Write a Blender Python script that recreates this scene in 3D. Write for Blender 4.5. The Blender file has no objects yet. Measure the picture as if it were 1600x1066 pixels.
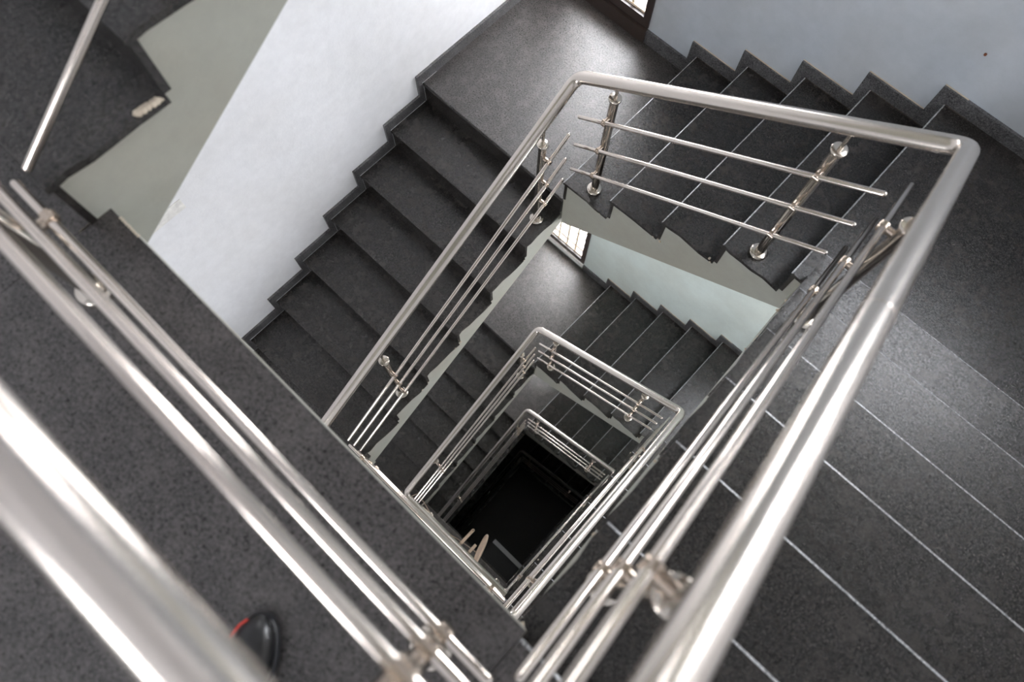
import bpy, math, random
from mathutils import Vector, Matrix
random.seed(7)

# ------------------------------------------------------------------ camera
S = bpy.context.scene
cam_d = bpy.data.cameras.new('camera')
cam = bpy.data.objects.new('camera', cam_d)
S.collection.objects.link(cam)
cam.location = (1.1801, -1.7043, 3.6544)
cam.rotation_euler = (0.3123, -0.0088, 0.7615)
cam_d.sensor_width = 36.0
cam_d.lens = 1120.28 / 1600 * 36
cam_d.clip_start = 0.02
cam_d.dof.use_dof = True
cam_d.dof.focus_distance = 4.0
cam_d.dof.aperture_fstop = 2.4
S.camera = cam

# ------------------------------------------------------------------ light
W = bpy.data.worlds.new('sky')
S.world = W
W.use_nodes = True
bg = W.node_tree.nodes['Background']
bg.inputs['Color'].default_value = (0.93, 0.95, 1.0, 1)
bg.inputs['Strength'].default_value = 36.0
S.view_settings.view_transform = 'Standard'
S.view_settings.look = 'None'
S.view_settings.gamma = 1
S.view_settings.use_curve_mapping = False
S.view_settings.exposure = -0.28


def portal(loc, rot, sx, sy):
    d = bpy.data.lights.new('daylight_portal', 'AREA')
    d.shape = 'RECTANGLE'; d.size = sx; d.size_y = sy
    d.cycles.is_portal = True
    o = bpy.data.objects.new('daylight_portal', d)
    o.location = loc; o.rotation_euler = rot
    S.collection.objects.link(o)


# ------------------------------------------------------------------ stair dimensions (metres)
R1, RE, RS = 0.1724, 0.1784, 0.1877          # risers: left flight, far flight, right flight
T1, TE, TS = 0.30, 0.3058, 0.3005            # goings
A, B = 1.283, 1.7507                         # open well, x and y
WL, WF = 1.134, 1.145                        # clear widths (to the skirting)
Y0, E0, YS = -0.0163, -0.0024, 0.0356        # first nosings
SLAB = 5 * RE + 7 * RS                       # 2.206
H = SLAB + 7 * R1                            # storey height 3.412
XW, YW = -WL - .016, WF + .016               # wall faces
XE = A + 1.14 + .016                         # right wall face
YC = -5.3                                    # corridor end


def shift(l):
    return (0.0, 0.0) if l <= 1 else (0.0074, -0.052)


# ------------------------------------------------------------------ materials
def nodes(name):
    m = bpy.data.materials.new(name); m.use_nodes = True
    nt = m.node_tree
    return m, nt, nt.nodes['Principled BSDF']


def N(nt, t, **kw):
    n = nt.nodes.new(t)
    for k, v in kw.items():
        if k.startswith('i_'):
            n.inputs[k[2:].replace('_', ' ')].default_value = v
        else:
            setattr(n, k, v)
    return n


def ramp(nt, src, stops):
    r = nt.nodes.new('ShaderNodeValToRGB')
    el = r.color_ramp.elements
    while len(el) > 1: el.remove(el[-1])
    el[0].position, el[0].color = stops[0][0], (*stops[0][1], 1)
    for p, c in stops[1:]:
        e = el.new(p); e.color = (*c, 1)
    nt.links.new(src, r.inputs['Fac'])
    return r


def mix(nt, fac, a, b, mode='MIX'):
    m = nt.nodes.new('ShaderNodeMix'); m.data_type = 'RGBA'; m.blend_type = mode
    for s, v in ((m.inputs['Factor'], fac), (m.inputs[6], a), (m.inputs[7], b)):
        if hasattr(v, 'is_linked') or hasattr(v, 'links'): nt.links.new(v, s)
        elif isinstance(v, tuple): s.default_value = (*v, 1)
        else: s.default_value = v
    return m.outputs[2]


def granite(name, dark, light, rough, scale=1.0, bump=.25, blotch=.5, spec=.6):
    """fine-grained black granite: crystals, paler mineral clouds, satin finish"""
    m, nt, b = nodes(name)
    L = nt.links
    g = N(nt, 'ShaderNodeNewGeometry')
    fine = N(nt, 'ShaderNodeTexNoise', i_Scale=210 * scale, i_Detail=5.0, i_Roughness=.75)
    grain = N(nt, 'ShaderNodeTexNoise', i_Scale=105 * scale, i_Detail=6.0, i_Roughness=.8)
    cloud = N(nt, 'ShaderNodeTexNoise', i_Scale=15 * scale, i_Detail=8.0, i_Roughness=.72)
    for n in (fine, grain, cloud): L.new(g.outputs['Position'], n.inputs['Vector'])
    c1 = ramp(nt, grain.outputs['Fac'], [(.36, dark), (.60, light)])
    f1 = ramp(nt, fine.outputs['Fac'], [(.36, (.7, .7, .71)), (.52, (1.0, .99, .98)), (.64, (2.5, 2.4, 2.3))])
    c = mix(nt, 1.0, c1.outputs['Color'], f1.outputs['Color'], 'MULTIPLY')
    f2 = ramp(nt, cloud.outputs['Fac'], [(.46, (0, 0, 0)), (.56, (blotch * .45,) * 3), (.70, (blotch,) * 3)])
    c = mix(nt, f2.outputs['Color'], c, tuple(v * 2.3 for v in light))
    L.new(c, b.inputs['Base Color'])
    rr = N(nt, 'ShaderNodeMapRange'); rr.inputs['To Min'].default_value = rough - .09; rr.inputs['To Max'].default_value = rough + .09
    L.new(grain.outputs['Fac'], rr.inputs['Value']); L.new(rr.outputs['Result'], b.inputs['Roughness'])
    bp = N(nt, 'ShaderNodeBump', i_Strength=bump, i_Distance=.001)
    L.new(fine.outputs['Fac'], bp.inputs['Height']); L.new(bp.outputs['Normal'], b.inputs['Normal'])
    sp = ramp(nt, grain.outputs['Fac'], [(.36, (spec * .5,) * 3), (.62, (min(1, spec * 1.55),) * 3)])
    L.new(sp.outputs['Color'], b.inputs['Specular IOR Level'])
    return m


def plaster(name, col, stain=(.45, .40, .30), amt=.12, rough=.55):
    m, nt, b = nodes(name)
    L = nt.links
    g = N(nt, 'ShaderNodeNewGeometry')
    n1 = N(nt, 'ShaderNodeTexNoise', i_Scale=2.2, i_Detail=5.0)
    n2 = N(nt, 'ShaderNodeTexNoise', i_Scale=60.0, i_Detail=4.0)
    n3 = N(nt, 'ShaderNodeTexNoise', i_Scale=14.0, i_Detail=5.0, i_Roughness=.7)
    for n in (n1, n2, n3): L.new(g.outputs['Position'], n.inputs['Vector'])
    f = ramp(nt, n1.outputs['Fac'], [(.38, (0, 0, 0)), (.75, (amt,) * 3)])
    c = mix(nt, f.outputs['Color'], col, stain)
    f2 = ramp(nt, n3.outputs['Fac'], [(.3, (.94, .94, .94)), (.7, (1.03, 1.03, 1.03))])
    c = mix(nt, 1.0, c, f2.outputs['Color'], 'MULTIPLY')
    L.new(c, b.inputs['Base Color'])
    b.inputs['Roughness'].default_value = rough
    bp = N(nt, 'ShaderNodeBump', i_Strength=.25, i_Distance=.003)
    L.new(n2.outputs['Fac'], bp.inputs['Height']); L.new(bp.outputs['Normal'], b.inputs['Normal'])
    return m


def steel(name, col, rough, streak=.06):
    m, nt, b = nodes(name)
    L = nt.links
    tc = N(nt, 'ShaderNodeTexCoord')
    n1 = N(nt, 'ShaderNodeTexNoise', i_Scale=9.0, i_Detail=4.0)
    n2 = N(nt, 'ShaderNodeTexNoise', i_Scale=220.0, i_Detail=2.0)
    L.new(tc.outputs['Object'], n1.inputs['Vector']); L.new(tc.outputs['Object'], n2.inputs['Vector'])
    b.inputs['Base Color'].default_value = (*col, 1)
    b.inputs['Metallic'].default_value = 1
    rr = N(nt, 'ShaderNodeMapRange'); rr.inputs['To Min'].default_value = rough - streak; rr.inputs['To Max'].default_value = rough + streak
    L.new(n1.outputs['Fac'], rr.inputs['Value']); L.new(rr.outputs['Result'], b.inputs['Roughness'])
    return m


def plain(name, col, rough=.5, metal=0.0, emit=None):
    m, nt, b = nodes(name)
    g = N(nt, 'ShaderNodeNewGeometry')
    n = N(nt, 'ShaderNodeTexNoise', i_Scale=30.0, i_Detail=4.0)
    nt.links.new(g.outputs['Position'], n.inputs['Vector'])
    f = ramp(nt, n.outputs['Fac'], [(.3, (.85,) * 3), (.7, (1.1,) * 3)])
    nt.links.new(mix(nt, 1.0, col, f.outputs['Color'], 'MULTIPLY'), b.inputs['Base Color'])
    b.inputs['Roughness'].default_value = rough; b.inputs['Metallic'].default_value = metal
    return m


M = dict(
    tread=granite('granite_leathered', (.0040, .0036, .0034), (.018, .0156, .0142), .21, 1.0, .8, .75, .55),
    slab=granite('granite_floor', (.007, .0064, .0062), (.034, .0300, .0285), .29, .95, .7, .75, .85),
    edge=granite('granite_edge_painted_glint', (.13, .135, .14), (.28, .29, .30), .20, 1.0, .05, .3, .9),  # pale colour paints the reflected bright line onto the nosing edges
    skirt=granite('granite_skirting', (.016, .016, .017), (.085, .084, .086), .34, 1.1, .3, .5),
    white=plaster('white_wall_paint', (.82, .82, .835)),
    blue=plaster('pale_blue_wall_paint', (.45, .485, .525), (.36, .31, .23), .22),
    green=plaster('pale_green_wall_paint', (.66, .735, .70), (.42, .36, .26), .22),
    side=plaster('grey_green_concrete_paint', (.33, .33, .285), (.30, .25, .18), .35, .6),
    mortar=plaster('raw_mortar', (.55, .48, .38), (.35, .25, .16), .4, .9),
    grout=plaster('cement_joint', (.55, .56, .57), (.4, .38, .34), .3, .7),
    steel=steel('brushed_stainless_steel', (.63, .575, .525), .24),
    rod=steel('polished_stainless_steel', (.67, .605, .55), .17, .04),
    post=steel('satin_stainless_steel', (.60, .55, .49), .18),
    clamp=steel('tarnished_steel_clamp', (.50, .42, .35), .24, .08),
    wood=plain('brown_varnished_wood', (.030, .020, .016), .35),
    cream=plain('cream_painted_bars', (.80, .66, .50), .5),
    sill=plain('white_painted_sill', (.80, .78, .74), .5),
    beige=plain('beige_plastic', (.62, .47, .35), .45),
    wire=plain('dull_copper_wire', (.40, .30, .22), .45),
    rubber_dark=plain('black_rubber_and_dark', (.020, .021, .024), .38),  # shoe sole and small dark parts; also paints the bottom floor dark
    fabric=plain('black_shoe_leather', (.010, .010, .011), .28),
    red=plain('red_shoe_trim', (.62, .05, .03), .5),
    rust=plain('rusty_nail', (.16, .05, .02), .8),
)
gl = bpy.data.materials.new('window_glass'); gl.use_nodes = True
nt = gl.node_tree; nt.nodes.clear()
o_ = nt.nodes.new('ShaderNodeOutputMaterial'); tr = nt.nodes.new('ShaderNodeBsdfTransparent'); gs = nt.nodes.new('ShaderNodeBsdfGlossy')
gs.inputs['Roughness'].default_value = .03; mx = nt.nodes.new('ShaderNodeMixShader'); mx.inputs[0].default_value = .07
nt.links.new(tr.outputs[0], mx.inputs[1]); nt.links.new(gs.outputs[0], mx.inputs[2]); nt.links.new(mx.outputs[0], o_.inputs[0])
M['glass'] = gl


# ------------------------------------------------------------------ mesh helpers
class MB:
    def __init__(s): s.v = []; s.f = []; s.mi = []; s.sm = []; s.mats = []

    def _m(s, m):
        if m not in s.mats: s.mats.append(m)
        return s.mats.index(m)

    def add(s, vs, fs, mat, smooth=False):
        b = len(s.v); s.v += [tuple(v) for v in vs]; k = s._m(mat)
        for f in fs:
            s.f.append(tuple(i + b for i in f)); s.mi.append(k); s.sm.append(smooth)

    def box(s, x0, x1, y0, y1, z0, z1, mat):
        vs = [(x, y, z) for x in (x0, x1) for y in (y0, y1) for z in (z0, z1)]
        s.add(vs, [(0, 1, 3, 2), (4, 6, 7, 5), (0, 4, 5, 1), (2, 3, 7, 6), (0, 2, 6, 4), (1, 5, 7, 3)], mat)

    def tube(s, pts, r, mat, n=20, cap=True, round_end=False):
        pts = [Vector(p) for p in pts]; rings = []
        rs = [r] * len(pts) if not isinstance(r, (list, tuple)) else list(r)
        if round_end:
            d0 = (pts[0] - pts[1]).normalized(); d1 = (pts[-1] - pts[-2]).normalized()
            pre = [pts[0] + d0 * rs[0] * math.sin(a) for a in (1.25, .8, .4)]; pr = [rs[0] * math.cos(a) for a in (1.25, .8, .4)]
            post = [pts[-1] + d1 * rs[-1] * math.sin(a) for a in (.4, .8, 1.25)]; po = [rs[-1] * math.cos(a) for a in (.4, .8, 1.25)]
            pts = pre + pts + post; rs = pr + rs + po
        t = (pts[1] - pts[0]).normalized()
        u = t.orthogonal().normalized()
        for i, p in enumerate(pts):
            if i == 0: d = pts[1] - pts[0]
            elif i == len(pts) - 1: d = pts[-1] - pts[-2]
            else: d = (pts[i + 1] - p).normalized() + (p - pts[i - 1]).normalized()
            d.normalize(); u = (u - d * u.dot(d)).normalized(); w = d.cross(u)
            rings.append([p + (u * math.cos(2 * math.pi * k / n) + w * math.sin(2 * math.pi * k / n)) * rs[i] for k in range(n)])
        vs = [v for rg in rings for v in rg]
        fs = [(i * n + k, i * n + (k + 1) % n, (i + 1) * n + (k + 1) % n, (i + 1) * n + k) for i in range(len(pts) - 1) for k in range(n)]
        s.add(vs, fs, mat, True)
        if cap:
            s.add(rings[0], [tuple(range(n - 1, -1, -1))], mat); s.add(rings[-1], [tuple(range(n))], mat)

    def lathe(s, c, prof, mat, n=28):
        """prof: (radius, z) pairs about the vertical through c"""
        vs = [(c[0] + r * math.cos(2 * math.pi * k / n), c[1] + r * math.sin(2 * math.pi * k / n), c[2] + z) for r, z in prof for k in range(n)]
        fs = [(i * n + k, i * n + (k + 1) % n, (i + 1) * n + (k + 1) % n, (i + 1) * n + k) for i in range(len(prof) - 1) for k in range(n)]
        s.add(vs, fs, mat, True)
        s.add(vs[:n], [tuple(range(n - 1, -1, -1))], mat); s.add(vs[-n:], [tuple(range(n))], mat)

    def prism(s, poly, fr, w0, w1, mat):
        """poly: (s, z) outline; extruded over w in the flight frame fr"""
        n = len(poly)
        vs = [fr(a, w0, z) for a, z in poly] + [fr(a, w1, z) for a, z in poly]
        s.add(vs, [tuple(range(n)), tuple(range(2 * n - 1, n - 1, -1))] + [(i, n + i, n + (i + 1) % n, (i + 1) % n) for i in range(n)], mat)

    def build(s, name, parent=None, **props):
        me = bpy.data.meshes.new(name); me.from_pydata([tuple(v) for v in s.v], [], s.f)
        for m in s.mats: me.materials.append(M[m])
        for p, k, sm in zip(me.polygons, s.mi, s.sm): p.material_index = k; p.use_smooth = sm
        import bmesh
        bm = bmesh.new(); bm.from_mesh(me)
        bmesh.ops.recalc_face_normals(bm, faces=bm.faces); bm.to_mesh(me); bm.free()
        o = bpy.data.objects.new(name, me); S.collection.objects.link(o)
        if parent is not None: o.parent = parent
        for k, v in props.items(): o[k] = v
        return o


def empty(name, loc=(0, 0, 0), **props):
    o = bpy.data.objects.new(name, None); o.empty_display_size = .1
    S.collection.objects.link(o); o.location = loc
    for k, v in props.items(): o[k] = v
    return o


def adopt(root, *kids):
    """parts are modelled in world space; hang them below a root that stands elsewhere"""
    for k in kids:
        k.parent = root; k.matrix_parent_inverse = Matrix.Translation(-Vector(root.location))


# ------------------------------------------------------------------ walls, ceiling, corridor
def wall_x(name, x0, x1, y0, y1, z0, z1, holes, mat):
    """wall in the y-z plane with rectangular holes (ya, yb, za, zb)"""
    b = MB(); ys = sorted({y0, y1, *[h[0] for h in holes], *[h[1] for h in holes]}); zs = sorted({z0, z1, *[h[2] for h in holes], *[h[3] for h in holes]})
    for a, c in zip(ys, ys[1:]):
        run = None
        for e, f in zip(zs, zs[1:]):
            if not any(h[0] <= a and c <= h[1] and h[2] <= e and f <= h[3] for h in holes): b.box(x0, x1, a, c, e, f, mat)
    return b.build(name, kind='structure')


def wall_y(name, x0, x1, y0, y1, z0, z1, holes, mat):
    b = MB(); xs = sorted({x0, x1, *[h[0] for h in holes], *[h[1] for h in holes]}); zs = sorted({z0, z1, *[h[2] for h in holes], *[h[3] for h in holes]})
    for a, c in zip(xs, xs[1:]):
        for e, f in zip(zs, zs[1:]):
            if not any(h[0] <= a and c <= h[1] and h[2] <= e and f <= h[3] for h in holes): b.box(a, c, y0, y1, e, f, mat)
    return b.build(name, kind='structure')


ZT, ZM, ZB = 7.9, -1.75, -3 * H - 1.2065
NWIN = (-1.02, -.365)                        # window beside the far-left landing, in x
EWIN = (.38, .86)                           # unseen window at the right landing, in y; lower storeys get added copies
d2 = shift(3)
wall_x('wall_left', XW - .2, XW, YC, YW + .2, ZM, ZT, [], 'white')
wall_x('wall_left', XW - .2 + d2[0], XW + d2[0], YC, YW + .2, ZB, ZM, [], 'white')
n_up = [(NWIN[0], NWIN[1], H + .11, H + 2.2), (NWIN[0], NWIN[1], .11, 2.2)]
n_dn = [(NWIN[0], NWIN[1], -H + .125, -H + 2.1), (NWIN[0], NWIN[1], -2 * H + .2, -2 * H + 2.0)]
n_up += [(1.45, 2.41, 5 * RE + z + 1.75, 5 * RE + z + 3.0) for z in (H, 0, -H)]
wall_y('wall_far', XW, XE, YW, YW + .2, -1.25, ZT, n_up, 'blue')
wall_y('wall_far', XW, XE, YW + d2[1], YW + d2[1] + .2, ZB, -1.25, n_dn, 'green')
e_up = [(EWIN[0], EWIN[1], z + 1.25, z + 2.65) for z in (5 * RE + H, 5 * RE, 5 * RE - H)]
e_dn = [(EWIN[0], EWIN[1], 5 * RE - 2 * H + 1.25, 5 * RE - 2 * H + 2.65)]  # copy two storeys down, added to brighten the well
wall_x('wall_right', XE, XE + .2, YC, YW + .2, ZM, ZT, e_up, 'white')
wall_x('wall_right', XE, XE + .2, YC, YW + .2, ZB, ZM, e_dn, 'white')
near = [(.2, 1.2, SLAB + 1.2 - k * H, SLAB + 2.1 - k * H) for k in (0, 1, 2)]  # unseen corridor openings, lower ones added to light their storeys
wall_y('wall_near', XW - .2, XE + .2, YC - .2, YC, ZB, ZT, near, 'white')
b = MB(); b.box(XW - .2, XE + .2, YC, YW + .2, ZT, ZT + .15, 'white'); b.build('ceiling', kind='structure')
hp = math.pi / 2
for h, dy in [(h, 0) for h in n_up] + [(h, d2[1]) for h in n_dn]:
    portal(((h[0] + h[1]) / 2, YW + .21 + dy, (h[2] + h[3]) / 2), (-hp, 0, 0), h[1] - h[0], h[3] - h[2])
for h in e_up + e_dn: portal((XE + .21, (h[0] + h[1]) / 2, (h[2] + h[3]) / 2), (0, hp, 0), h[3] - h[2], h[1] - h[0])
for h in near: portal(((h[0] + h[1]) / 2, YC - .21, (h[2] + h[3]) / 2), (hp, 0, 0), h[1] - h[0], h[3] - h[2])


def window(n, y, x0, x1, z0, z1, sillmat, bars=True):
    """brown timber frame, cream grille, pane and sill; the wall face is at y, outside is +y"""
    root = MB(); f = .045
    for a in ((x0, x1, z0, z0 + f + .02), (x0, x1, z1 - f, z1), (x0, x0 + f, z0 + f + .02, z1 - f), (x1 - f, x1, z0 + f + .02, z1 - f)):
        root.box(a[0], a[1], y - .012, y + .075, a[2], a[3], 'wood')
    o = root.build('window_%d' % n, kind='structure')
    g = MB(); k = int((z1 - z0 - 2 * f) / .125)
    for i in range(1, k if bars else 1):
        z = z0 + f + .02 + i * .125; g.box(x0 + f, x1 - f, y + .020, y + .032, z - .011, z + .011, 'cream')
    for i in (range(1, 5) if bars else ()):
        x = x0 + f + (x1 - x0 - 2 * f) * i / 5; g.box(x - .010, x + .010, y + .018, y + .034, z0 + f + .02, z1 - f, 'cream')
    g.box(x0 + f, x1 - f, y + .012, y + .040, z0 + f + .02, z0 + f + .035, 'cream'); g.box(x0 + f, x0 + f + .014, y + .012, y + .04, z0 + f + .035, z1 - f, 'cream')
    g.box(x1 - f - .014, x1 - f, y + .012, y + .04, z0 + f + .035, z1 - f, 'cream')
    g.build('window_grille', o)
    g = MB(); g.box(x0 + f, x1 - f, y + .060, y + .066, z0 + f + .02, z1 - f, 'glass'); g.build('pane', o)
    g = MB(); g.box(x0 + .01, x1 - .01, y + .08, y + .24, z0 - .0, z0 + .03, 'sill' if sillmat == 'sill' else sillmat); g.build('outer_sill', o)
    return o


window(1, YW, *n_up[1], 'wood')
window(2, YW, *n_up[0], 'sill')
window(5, YW, *n_up[2], 'sill', False)
window(6, YW, *n_up[3], 'sill', False)
window(7, YW, *n_up[4], 'sill', False)
window(3, YW + d2[1], *n_dn[0], 'sill')
window(4, YW + d2[1], *n_dn[1], 'sill')


def side_window(n, x, y0, y1, z0, z1):
    r = MB(); f = .05
    for a in ((y0, y1, z0, z0 + f), (y0, y1, z1 - f, z1), (y0, y0 + f, z0 + f, z1 - f), (y1 - f, y1, z0 + f, z1 - f), ((y0 + y1) / 2 - .02, (y0 + y1) / 2 + .02, z0 + f, z1 - f)):
        r.box(x, x + .07, a[0], a[1], a[2], a[3], 'wood')
    o = r.build('window_%d' % n, kind='structure')
    g = MB(); g.box(x + .03, x + .035, y0 + f, y1 - f, z0 + f, z1 - f, 'glass'); g.build('pane', o)


for i, h in enumerate(e_up + e_dn): side_window(8 + i, XE + .05, *h)


# ------------------------------------------------------------------ stair flights
def frame(kind, l):
    dx, dy = shift(l); zo = (1 - l) * H
    if kind == 'L': return lambda s, w, z: (dx - w, dy + s, z + zo)          # left flight: climbs +y
    if kind == 'F': return lambda s, w, z: (dx + s, dy + w, z + zo)          # far flight: climbs +x
    return lambda s, w, z: (dx + A + w, dy - s, z + zo)                      # right flight: climbs -y


def lbox(b, fr, s0, s1, w0, w1, z0, z1, mat):
    p, q = fr(s0, w0, z0), fr(s1, w1, z1)
    b.box(min(p[0], q[0]), max(p[0], q[0]), min(p[1], q[1]), max(p[1], q[1]), min(p[2], q[2]), max(p[2], q[2]), mat)


FL = dict(L=dict(s1=Y0 - 6 * T1, t=T1, r=R1, z0=-7 * R1, n=7, w=WL), F=dict(s1=E0, t=TE, r=RE, z0=0.0, n=5, w=WF), R=dict(s1=-YS, t=TS, r=RS, z0=5 * RE, n=7, w=1.14))
OV = .008
CH = .007


def tread(fr, s0, s1, w1, ztop, parent, rnd, arris, mat='tread', over=1.0, th=.02):
    """granite tread: rounded arris, pale where its bright line is painted on, slightly ragged end over the well"""
    b = MB(); ss = [s0 + CH, s0 + .05, s0 + .11, s0 + .17, s0 + .23, s1]
    ss = [s for s in ss if s <= s1]
    wi = [(-.010 + rnd.uniform(-.005, .004)) * over for _ in ss]
    vs = []
    for s, w in zip(ss, wi): vs += [fr(s, w, ztop), fr(s, w1, ztop), fr(s, w1, ztop - th), fr(s, w, ztop - th)]
    fs = []
    for i in range(len(ss) - 1):
        a, c = i * 4, (i + 1) * 4
        fs += [(a, a + 1, c + 1, c), (a + 1, a + 2, c + 2, c + 1), (a + 2, a + 3, c + 3, c + 2), (a + 3, a, c, c + 3)]
    e = (len(ss) - 1) * 4
    b.add(vs, fs + [(e, e + 1, e + 2, e + 3), (0, 3, 2, 1)], mat)
    k = 5; q = []
    for i in range(k + 1):
        t = math.pi / 2 * i / k
        q += [fr(s0 + CH - CH * math.sin(t), wi[0], ztop - CH + CH * math.cos(t)), fr(s0 + CH - CH * math.sin(t), w1, ztop - CH + CH * math.cos(t))]
    q += [fr(s0, wi[0], ztop - th), fr(s0, w1, ztop - th), fr(s0 + CH, wi[0], ztop - th), fr(s0 + CH, w1, ztop - th)]
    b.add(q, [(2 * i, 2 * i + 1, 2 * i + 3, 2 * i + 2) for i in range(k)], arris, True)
    b.add(q, [(2 * k, 2 * k + 1, 2 * k + 3, 2 * k + 2), (2 * k + 2, 2 * k + 3, 2 * k + 5, 2 * k + 4), tuple([2 * i for i in range(k + 3)]), tuple([2 * i + 1 for i in range(k + 3)])], mat)
    return b.build('tread', parent)


def lump(b, c, r, rnd, mat='mortar'):
    n = 7; vs = []
    for i, (ph, rr) in enumerate(((-1, .6), (0, 1.0), (.8, .65))):
        for k in range(n):
            a = 2 * math.pi * k / n; q = r * rr * rnd.uniform(.7, 1.2)
            vs.append((c[0] + q * math.cos(a), c[1] + q * math.sin(a), c[2] + ph * r * .5))
    fs = [(i * n + k, i * n + (k + 1) % n, (i + 1) * n + (k + 1) % n, (i + 1) * n + k) for i in range(2) for k in range(n)]
    b.add(vs, fs + [tuple(range(n - 1, -1, -1)), tuple(range(2 * n, 3 * n))], mat, True)


def flight(kind, l, label, group):
    p = FL[kind]; fr = frame(kind, l); rnd = random.Random(l * 10 + ord(kind))
    s1, t, r, z0, n, w = p['s1'], p['t'], p['r'], p['z0'], p['n'], p['w']
    if kind == 'R': w -= shift(l)[0]
    root = empty('stair_flight', fr(s1, w / 2, z0), label=label, category='stairs', group=group)
    kids = []
    # concrete waist with saw-tooth top
    poly = []
    for j in range(n):
        s = s1 + j * t + OV + .002
        poly += [(s, z0 + j * r - (.02 if j else 0)), (s, z0 + (j + 1) * r - .02)]
    send = s1 + (n - 1) * t + .10
    poly += [(send, z0 + n * r - .02)]
    m = r / t; under = {'L': .385, 'F': .475, 'R': .42}[kind]
    zl = lambda s: z0 + r + (s - s1) * m - under
    poly += [(send, max(zl(send), z0 + n * r - .30)), (s1 + .02, zl(s1 + .02) - .0)]
    b = MB(); b.prism(poly, fr, 0.0, w + .01, 'side'); kids.append(b.build('concrete_waist'))
    for j in range(1, n + 1):
        s = s1 + (j - 1) * t; z = z0 + j * r
        if j < n: kids.append(tread(fr, s, s + t + OV, w, z, None, rnd, 'tread' if kind == 'L' else 'edge'))  # left arris kept dark as less lit; others carry the painted bright line
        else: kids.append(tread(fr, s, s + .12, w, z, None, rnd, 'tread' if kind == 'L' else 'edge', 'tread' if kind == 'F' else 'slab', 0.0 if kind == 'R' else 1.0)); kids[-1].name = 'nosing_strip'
        b = MB(); lbox(b, fr, s + OV, s + OV + .018, -.004, w, z - r, z - .0202, 'tread'); kids.append(b.build('riser'))
        b = MB(); e = s + t if j < n else s + .12
        if kind == 'F': lbox(b, fr, s - .053, e - .053, w, w + .015, z - r, z + .078, 'skirt')
        else: lbox(b, fr, s - .035, e - .035, w, w + .015, z - r, z + .078, 'skirt')
        if kind == 'F': lbox(b, fr, s - .053, e - .053, w + .010, w + .015, z + .0781, z + .0805, 'mortar')
        lbox(b, fr, s, e, w - .0015, w - .0001, z + .0002, z + .0022, 'grout' if kind == 'L' else 'clamp'); lbox(b, fr, s + OV - .0015, s + OV - .0002, w - .0015, w - .0001, z - r + .0002, z - .021, 'grout' if kind == 'L' else 'clamp')
        kids.append(b.build('skirting'))
    b = MB(); c = 0
    for j in range(1, n):
        for _ in range(rnd.randint(1, 3)):
            lump(b, fr(s1 + j * t + rnd.uniform(-.05, .03), -.006 + rnd.uniform(-.004, .004), z0 + j * r - rnd.uniform(.0, .02)), rnd.uniform(.004, .009), rnd)
    if l == 0:
        for k in range(5): lump(b, (.004 + k * .0012, -1.575 + k * .011, z0 + H + r + .004), .012, rnd)
        for k in range(16): lump(b, (-.001, -1.835 + k * .005, z0 + H - .002), .005, rnd)
        for k in range(9): lump(b, (.035 + k * .008, -1.7535, z0 + H - .001), .0045, rnd)
    kids.append(b.build('mortar_crumbs', kind='stuff'))
    adopt(root, *kids)
    return root


def landing_far(l, name='floor'):
    dx, dy = shift(l); z = (1 - l) * H
    b = MB()
    b.box(XW + dx, dx, Y0 + .102 + dy, YW + dy, z - .30, z - .0205, 'side')
    o = b.build(name, kind='structure')
    b = MB(); b.box(-WL + dx, dx + E0 + OV, Y0 + .12 + dy, WF + dy, z - .02, z, 'slab'); b.build('landing_slab', o)
    b = MB(); b.box(dx - .002, dx + .012, Y0 + .1 + dy, dy + .012, z - .02, z, 'slab'); b.build('landing_edge', o)
    b = MB()
    b.box(XW + dx, -WL + dx, Y0 + .0855 + dy, YW + dy, z, z + .078, 'skirt')
    b.build('skirting', o)
    b = MB(); b.box(-WL + dx, NWIN[0] - .01, WF + dy, YW + dy, z, z + .10, 'skirt'); b.box(NWIN[1] + .0, dx - .053 + E0, WF + dy, YW + dy, z, z + .10, 'skirt')
    b.box(NWIN[0] - .01, NWIN[1], WF + dy - .01, YW + dy, z + (0 if l == 1 else .055), z + (.10 if l != 2 else .124), 'wood' if l == 1 else 'sill'); b.build('skirting', o)
    return o


def landing_right(l, name='floor'):
    dx, dy = shift(l); z = (1 - l) * H + 5 * RE
    b = MB(); b.box(E0 + 4 * TE + .102 + dx, XE, dy, YW + dy, z - .30, z - .0205, 'side'); o = b.build(name, kind='structure')
    b = MB(); b.box(E0 + 4 * TE + .12 + dx, XE - .015, -.012 + dy, WF + dy, z - .02, z, 'tread'); b.build('landing_slab', o)
    b = MB(); b.box(E0 + 4 * TE + .067 + dx, XE - .015, WF + dy, YW + dy, z, z + .078, 'skirt'); b.box(XE - .015, XE, YS + dy, YW + dy, z, z + .078, 'skirt'); b.build('skirting', o)
    return o


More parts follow.
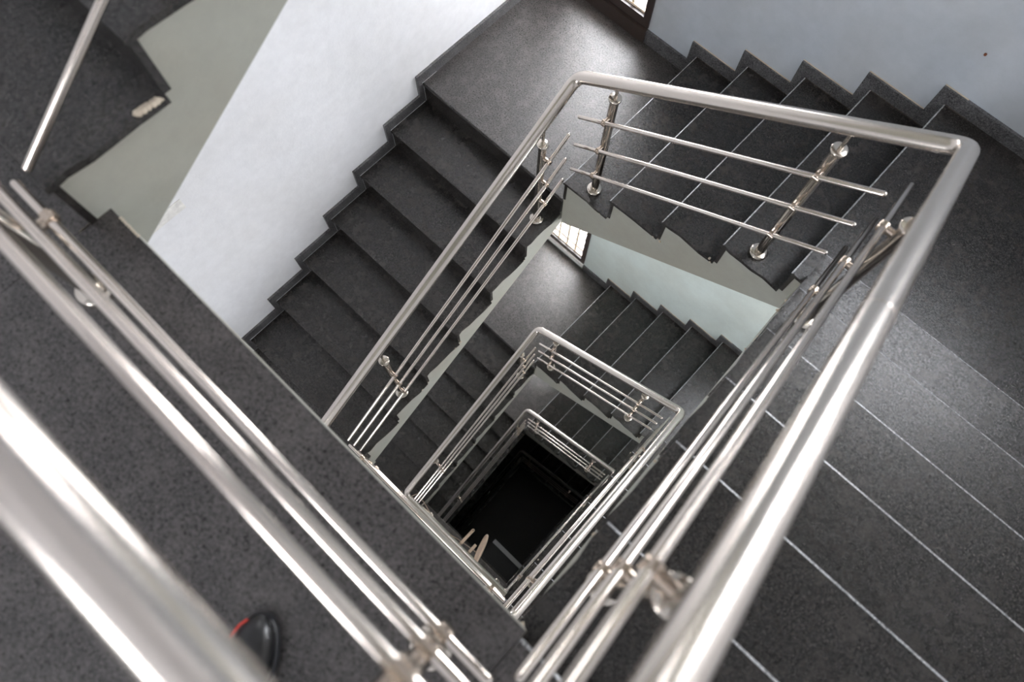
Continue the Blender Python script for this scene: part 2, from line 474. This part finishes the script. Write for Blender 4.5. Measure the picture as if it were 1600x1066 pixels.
def main_floor(l):
    """storey floor at the near side of the well, running back into the corridor"""
    dx, dy = shift(l); z = (1 - l) * H + SLAB; dy = {0: 0, 1: 0, 2: -.07}.get(l, -.03)
    yl = FL['L']['s1']
    b = MB(); b.box(XW, XE, YC, -B - .085 + dy, z - .22, z - .0205, 'side'); b.box(.0 + dx, A + dx, -B - .085 + dy, -B - .003 + dy, z - .13, z - .0205, 'side')
    ydl = yl + .02 + shift(l - 1)[1]; b.box(XW, dx - .001, -B - .085 + dy, ydl - .002, z - .22, z - .0205, 'side')
    o = b.build('floor', kind='structure')
    y1, y2 = -B - .003 + dy, -2.95
    b = MB(); b.box(dx - .003, A + dx - .002, y2 + .0015, y1, z - .02, z, 'slab'); b.build('edge_slab', o)
    b = MB(); b.box(A + dx, XE - .015, y2 + .0015, -YS - 6 * TS - .12 + .0715 + dy, z - .02, z, 'slab'); b.build('edge_slab', o)
    b = MB(); b.box(-WL, dx - .0045, y2 + .0015, ydl, z - .02, z, 'slab'); b.build('edge_slab', o)
    if l <= 1:
        k = 0; y = y2
        while y > YC + .05:
            x = XW + .015
            while x < XE - .02:
                x1 = min(x + .60, XE - .015); b = MB(); b.box(x + .001, x1 - .001, max(y - .6, YC) + .001, y - .001, z - .02, z, 'slab'); b.build('floor_tile', o); x += .60
            y -= .6
    else:
        b = MB(); b.box(-WL, XE - .015, YC, y2, z - .02, z, 'slab'); b.build('floor_slab', o)
    b = MB(); b.box(XW, -WL, YC, yl - .035 + dy, z, z + .078, 'skirt'); b.box(XE - .015, XE, YC, -B + dy - .1, z, z + .078, 'skirt'); b.build('skirting', o)
    return o


where = {0: 'one storey up at the top left', 1: 'of the nearest storey', 2: 'one storey down', 3: 'two storeys down', 4: 'at the dark bottom of the well'}
flight('L', 0, 'dark granite stairs rising past the camera at the top left corner, grey-green side', 'left-hand flights')
for l in (1, 2, 3, 4):
    w_ = where[l]
    flight('L', l, {1: 'black granite stairs going down beside the bright white wall, nearest left-hand flight', 2: 'left-hand granite flight one storey down, seen below the nearest one',
                    3: 'left-hand granite flight two storeys down inside the small inner well', 4: 'left-hand flight in darkness at the bottom of the well'}[l], 'left-hand flights')
    flight('F', l, {1: 'black granite stairs climbing right along the grey-blue wall, topmost far flight', 2: 'far granite flight one storey down along the pale green wall',
                    3: 'far granite flight two storeys down, lit grey', 4: 'far flight at the bottom of the well, barely visible dark blue treads'}[l], 'far flights')
    flight('R', l, {1: 'wide black granite steps with bright edge lines filling the right side', 2: 'right-hand granite flight one storey down, seen between the steel rails',
                    3: 'right-hand granite flight two storeys down, a narrow strip behind rails', 4: 'right-hand flight hidden in the dark at the bottom'}[l], 'right-hand flights')
    landing_far(l); landing_right(l); main_floor(l)
landing_far(0)
# undersides of the flights overhead
b = MB(); fr = frame('F', 0); p = FL['F']
b.prism([(0, .0), (A - .06, 5 * RE), (A - .06, 5 * RE - .3), (0, -.3)], fr, 0, WF, 'side'); b.build('ceiling', kind='structure')
b = MB(); fr = frame('R', 0)
b.prism([(0, 5 * RE), (1.76, SLAB), (1.76, SLAB - .3), (0, 5 * RE - .3)], fr, 0, 1.14, 'side'); b.box(E0 + 4 * TE, XE, 0, YW, H + 5 * RE - .3, H + 5 * RE, 'side'); b.build('ceiling', kind='structure')
b = MB(); b.box(XW, XE, YC, -B - .085, H + SLAB - .22, H + SLAB, 'white'); b.box(0, A, -B - .085, -B, H + SLAB - .22, H + SLAB, 'white'); b.build('ceiling', kind='structure')
b = MB(); b.box(XW - .2, XE + .2, YC - .2, YW + .2, ZB - .15, ZB, 'rubber_dark'); b.build('floor', kind='structure')  # bottom floor coloured black, the lack of light put into its colour


# ------------------------------------------------------------------ railings
RH, RR = .030, .0102                        # handrail and rod radii
NC, EC, SC = (-.065, .07, .93), (A + .062, .07, 1.86), (A + .07, -1.897, 3.09)
WC = (-.065, -1.897, 3.205)                  # belongs to the slab of the same storey


def near_y(l):                                # handrail and rods of the near run, per storey
    return (-1.897, -1.838) if l <= 1 else ((-1.865 - shift(l)[1], -1.82 - shift(l)[1]) if l == 2 else (-1.855 - shift(l)[1], -1.838 - shift(l)[1]))


def arc(c, a, b, d=.055, k=7):
    c, a, b = Vector(c), Vector(a), Vector(b)
    p, q = c + (a - c).normalized() * d, c + (b - c).normalized() * d
    return [p.lerp(c, t).lerp(c.lerp(q, t), t) for t in [i / k for i in range(k + 1)]]


def post(kids_of, x, y, z0, zc, ztop, side, rods):
    """side: unit vector to the well; rods: heights of the rods at the post"""
    b = MB(); b.lathe((x, y, z0), [(.021, .004), (.021, zc - z0 - .012)], 'post'); o = b.build('post', kids_of)
    b = MB(); b.lathe((x, y, z0), [(.042, 0), (.042, .014), (.039, .018), (.0215, .019)], 'post'); b.build('base_plate', o)
    b = MB(); b.lathe((x, y, zc), [(.0215, -.03), (.0215, -.018), (.0285, -.015), (.030, -.011), (.030, -.002), (.0275, .0), (.012, .0005)], 'post'); b.build('collar', o)
    b = MB(); b.tube([(x, y, zc - .002), (x, y, ztop)], .008, 'post', 12); b.build('pin', o)
    for z, off in rods:
        b = MB()
        sx, sy = side
        b.tube([(x + sx * .012, y + sy * .012, z), (x + sx * (off + .012), y + sy * (off + .012), z)], [.012, .013], 'clamp', 14)
        d = (abs(sy) * .012, abs(sx) * .012)
        cx, cy = x + sx * off, y + sy * off
        b.tube([(cx - d[0], cy - d[1], z), (cx + d[0], cy + d[1], z)], .0145, 'clamp', 14)
        b.build('rod_clamp', o)


def railing(kind, l, label):
    dx, dy = shift(l); zo = (1 - l) * H
    P = lambda p: Vector((p[0] + dx, p[1] + dy, p[2] + zo))
    yh, yr = near_y(l)
    below = Vector((WC[0] + shift(l + 1)[0], near_y(l + 1)[0] + shift(l + 1)[1], WC[2] - l * H))
    n_, e_, s_, w_ = P(NC), P(EC), P((SC[0], yh, SC[2])), P((WC[0], yh, WC[2]))
    root = {'L': P((-.07, -.9, -.6)), 'F': P((.64, .07, .45)), 'R': P((A + .07, -.9, 1.5)), 'N': P((.64, -1.9, SLAB))}[kind]
    root = empty('stair_railing', root, label=label, category='railing', group='stainless steel railings around the well')
    kids = []
    tmp = empty('holder')

    def rod(a, c):
        b = MB(); b.tube([P(a), P(c)], RR, 'rod', 14, round_end=True); b.build('mid_rail', tmp)
    b = MB()
    if kind == 'L':
        u = (n_ - below).normalized(); b.tube([below + u * .055, n_ - u * .055], RH, 'steel', 28)
        b.build('handrail', tmp)
        for z0, z1 in ((-.622, .589), (-.798, .367), (-1.001, .158)): rod((-.022, -1.806, z0), (-.022, .003, z1))
        ht = lambda y: below.z - zo + (y - below.y + dy) / (n_.y - below.y) * (n_.z - below.z)
        for y, z0, zc in ((-.135, -R1, .612), (-1.365, -5 * R1, -.13)):
            q = P((-.07, y, 0)); rz = [a + (y + 1.806) / 1.809 * (c - a) for a, c in ((-.622, .589), (-.798, .367), (-1.001, .158))]
            post(tmp, q.x, q.y, z0 + zo, zc + zo, ht(y) + zo - RH * .8, (1, 0), [(z + zo, .048) for z in rz])
    elif kind == 'F':
        pts = arc(n_, below, e_) + arc(e_, n_, s_)
        b.tube(pts, RH, 'steel', 28); b.build('handrail', tmp)
        for z0, z1 in ((.75, 1.556), (.52, 1.338), (.292, 1.10)): rod((.012, .022, z0), (1.262, .022, z1))
        for x, z0, zc in ((.152, RE, .978), (1.055, 4 * RE, 1.546)):
            q = P((x, .07, 0)); rz = [a + (x - .012) / 1.25 * (c - a) for a, c in ((.75, 1.556), (.52, 1.338), (.292, 1.10))]
            ht = NC[2] + (x - NC[0]) / (EC[0] - NC[0]) * (EC[2] - NC[2])
            post(tmp, q.x, q.y, z0 + zo, zc + zo, ht + zo - RH * .8, (0, -1), [(z + zo, .048) for z in rz])
    elif kind == 'R':
        u = (s_ - e_).normalized(); b.tube([e_ + u * .055, s_ - u * .055], RH, 'steel', 28); b.build('handrail', tmp)
        b = MB(); q = e_ + u * 1.22; b.tube([q - u * .003, q - u * .001, q + u * .001, q + u * .003], [RH - .001, RH + .0009, RH + .0009, RH - .001], 'rod', 28, cap=False); b.build('weld_seam', tmp)
        ys, ye = .03, -1.80
        zz = ((1.65, 2.90), (1.42, 2.67), (1.19, 2.44))
        for z0, z1 in zz: rod((A + .02, ys, z0), (A + .02, ye, z1))
        for y, z0, zc in ((-.36, 5 * RE + 2 * RS, 1.985), (-1.58, 5 * RE + 6 * RS, 2.715)):
            q = P((A + .07, y, 0)); rz = [a + (ys - y) / (ys - ye) * (c - a) for a, c in zz]
            ht = EC[2] + (EC[1] - y) / (EC[1] - SC[1]) * (SC[2] - EC[2])
            post(tmp, q.x, q.y, z0 + zo, zc + zo, ht + zo - RH * .8, (-1, 0), [(z + zo, .05) for z in rz])
    else:
        up = P((NC[0], NC[1], NC[2] + H))
        pts = arc(s_, e_, w_) + arc(w_, s_, up)
        b.tube(pts, RH, 'steel', 28); b.build('handrail', tmp)
        hs = (.25, .48, .71)
        for h in hs:
            if l < 3: rod((.035, yr, SLAB + h), (1.267, yr + .002, SLAB + h))
            else:
                c = (A + .02, yr, SLAB + h); b = MB(); b.tube([P((.035, yr, SLAB + h))] + [P(v) for v in arc(c, (0, yr, SLAB + h), (A + .02, 0, SLAB + h), .04)] + [P((A + .02, -1.77, SLAB + h - .02))], RR, 'rod', 14)
                b.tube([P((.98, yr, SLAB + h)), P((1.0, yr, SLAB + h))], RR * 1.5, 'clamp', 14); b.build('mid_rail', tmp)
        for x in (.14, 1.172):
            q = P((x, yh + .003, 0)); ht = WC[2] + (x - WC[0]) / (SC[0] - WC[0]) * (SC[2] - WC[2])
            post(tmp, q.x, q.y, SLAB + zo, SLAB + zo + .80, ht + zo - RH * .8, (0, 1), [(SLAB + zo + h, yr - yh) for h in hs])
    for k in list(tmp.children): adopt(root, k)
    bpy.data.objects.remove(tmp)
    return root


railing('L', 0, 'steel railing rod crossing the dark treads at the top left corner')
for l in (1, 2, 3, 4):
    railing('L', l, {1: 'steel railing down the left-hand flight beside the white wall, nearest storey', 2: 'steel railing of the left-hand flight one storey down',
                     3: 'dull steel railing of the left-hand flight two storeys down', 4: 'faint railing at the left in the darkness at the bottom'}[l])
    railing('F', l, {1: 'steel railing along the far flight with two posts, topmost of the far railings', 2: 'steel railing along the far flight one storey down, middle of three',
                     3: 'small steel railing along the far flight two storeys down', 4: 'barely visible far railing at the dark bottom'}[l])
    railing('R', l, {1: 'thick blurred steel railing climbing towards the camera at the right', 2: 'bright steel railing of the right-hand flight one storey down',
                     3: 'thin steel railing of the right-hand flight two storeys down', 4: 'dark railing at the right at the bottom of the well'}[l])
    railing('N', l, {1: 'large out-of-focus steel railing across the lower left, on the nearest floor', 2: 'near-side railing one storey down, under the edge of the nearest floor',
                     3: 'near-side steel railing two storeys down with a wire looped over it', 4: 'short steel railing at the near side of the lowest floor'}[l])

# ------------------------------------------------------------------ small things
# shoe of the person holding the camera
def shoe(cx, cy, z, ang):
    root = empty('shoe', (cx, cy, z), label='black shoe toe with a red trim on the floor beside the big blurred rail', category='shoe')
    fr = lambda u, v, h: (cx + u * math.cos(ang) - v * math.sin(ang), cy + u * math.sin(ang) + v * math.cos(ang), z + h)
    def hw(u):                               # half width of the sole along its length
        if u > -.075: return .046 * math.sqrt(max(0.0, 1 - ((u + .075) / .093) ** 2)) + .001
        if u > -.235: return .046 - .011 * math.sin((-.075 - u) / .16 * math.pi / 2)
        return .035 * math.sqrt(max(0.0, 1 - ((-.235 - u) / .052) ** 2)) + .001
    st = [(u, hw(u)) for u in [-.235 - .052 * math.cos(math.pi / 2 * i / 6) for i in range(6)] + [-.235, -.19, -.15, -.11] + [-.075 + .093 * math.sin(math.pi / 2 * i / 9) for i in range(10)]]

    def loft(rings, mat, name):
        b = MB(); vs = [v for r in rings for v in r]; m = len(rings[0])
        fs = [(i * m + k, i * m + (k + 1) % m, (i + 1) * m + (k + 1) % m, (i + 1) * m + k) for i in range(len(rings) - 1) for k in range(m)]
        b.add(vs, fs + [tuple(range(m - 1, -1, -1)), tuple(range((len(rings) - 1) * m, len(rings) * m))], mat, True); return b.build(name)
    outline = [(u, w) for u, w in st] + [(u, -w) for u, w in reversed(st)]
    sole = loft([[fr(u * k, w * k, h) for u, w in outline] for h, k in ((.0, .98), (.006, 1.03), (.022, 1.04), (.028, 1.0))], 'rubber_dark', 'sole')
    rings = []
    for u, w in st:
        hgt = (.040 + .055 * min(1, max(0, (-u - .05) / .15))) * math.sqrt(max(.02, 1 - (max(0, u + .05) / .072) ** 2))
        rings.append([fr(u, w * .97 * math.cos(a), .024 + hgt * math.sin(a) ** .8) for a in [math.pi * k / 12 for k in range(13)]])
    up = loft(rings, 'fabric', 'upper')
    b = MB(); b.tube([fr(-.055, .046, .040), fr(-.030, .040, .046), fr(-.008, .030, .048), fr(.004, .019, .046)], .0022, 'red', 8); tr_ = b.build('red_trim')
    b = MB()
    for i in range(4): b.tube([fr(-.09 - i * .022, -.02, .085 + i * .006), fr(-.085 - i * .022, 0, .094 + i * .006), fr(-.09 - i * .022, .02, .085 + i * .006)], .0025, 'rubber_dark', 8)
    la = b.build('laces')
    adopt(root, sole, up, tr_, la)


shoe(.915, -2.080, SLAB, math.radians(122))

# nail head on the far wall
b = MB(); b.tube([(1.206, YW + .01, 1.196), (1.206, YW - .006, 1.196)], .006, 'rust', 10); b.build('nail', label='small rusty nail head in the grey-blue wall, upper right', category='nail')

# paper card low on the white wall
b = MB(); b.box(XW - .002, XW + .004, -1.80, -1.552, .478, .555, 'sill')
b.build('wall_card', label='small cream card on the white wall, half hidden by the grey-green stair side', category='card')

# wire looped over the railing two storeys down, with a beige fitting on two arms
zr = SLAB - 2 * H
dx, dy = shift(3)
b = MB(); y_ = -1.836
pts = [(-.10, y_ - .02, zr + 1.02), (-.055, y_ - .06, zr + 1.032), (-.01, y_ - .03, zr + 1.02), (.02, y_ + .06, zr + .95), (.12, y_ + .05, zr + .86), (.3, y_ + .00, zr + .76), (.46, y_ - .01, zr + .72), (.60, y_ + .03, zr + .70), (.72, y_ + .05, zr + .70), (.84, y_ + .07, zr + .70)]
b.tube(pts, .0035, 'wire', 8); b.build('wire', label='thin wire looped over the rail corner and running to the beige fitting', category='wire')
fx = empty('oval_fitting', (.77, y_, zr + .71), label='beige oval fitting and holed strip clamped to the rail two storeys down', category='fitting')
kids = []
b = MB(); zf = zr + .725
b.box(.645, .675, y_ - .02, y_ + .20, zf, zf + .008, 'beige'); b.tube([(.66, y_ + .20, zf), (.66, y_ + .20, zf + .008)], .0155, 'beige', 16)
b.tube([(.66, y_ + .20, zf + .007), (.66, y_ + .20, zf + .0086)], .006, 'rubber_dark', 12); kids.append(b.build('holed_strip'))
for xc in (.66, .78):
    b = MB(); b.box(xc - .022, xc + .022, y_ - .035, y_ + .03, zf - .05, zf - .0005, 'wood'); b.box(xc - .017, xc + .017, y_ - .03, y_ + .024, zf + .0085, zf + .016, 'clamp'); kids.append(b.build('clip'))
b = MB(); b.box(.765, .795, y_ - .03, y_ + .12, zf, zf + .008, 'beige'); kids.append(b.build('arm'))
b = MB(); ring = []
c = Vector((.845, -1.715, zf - .04)); ax1 = Vector((.095, -.275, .0)).normalized() * .150; ax2 = Vector((.275, .095, .95)).normalized() * .085
ring = [c + ax1 * math.cos(a) + ax2 * math.sin(a) for a in [2 * math.pi * k / 28 for k in range(29)]]
b.tube(ring, .011, 'beige', 12, cap=False); kids.append(b.build('oval_rim'))
b = MB(); nrm = ax1.cross(ax2).normalized() * .004
o1 = [c + (ax1 * math.cos(a) + ax2 * math.sin(a)) * .93 + nrm for a in [2 * math.pi * k / 28 for k in range(28)]]
o2 = [v - nrm * 2 for v in o1]
b.add(o1 + o2, [tuple(range(28)), tuple(range(55, 27, -1))] + [(k, (k + 1) % 28, 28 + (k + 1) % 28, 28 + k) for k in range(28)], 'beige'); kids.append(b.build('oval_dish'))
adopt(fx, *kids)

# pale concrete ledge low in the well, below the lowest near railing
b = MB(); b.box(.72, 1.307, -1.783, -1.515, SLAB - 3 * H - .22, SLAB - 3 * H - .10, 'rubber_dark'); b.box(.72, 1.307, -1.5149, -1.45, SLAB - 3 * H - .22, SLAB - 3 * H - .03, 'grout')
b.build('trim_1', kind='structure')
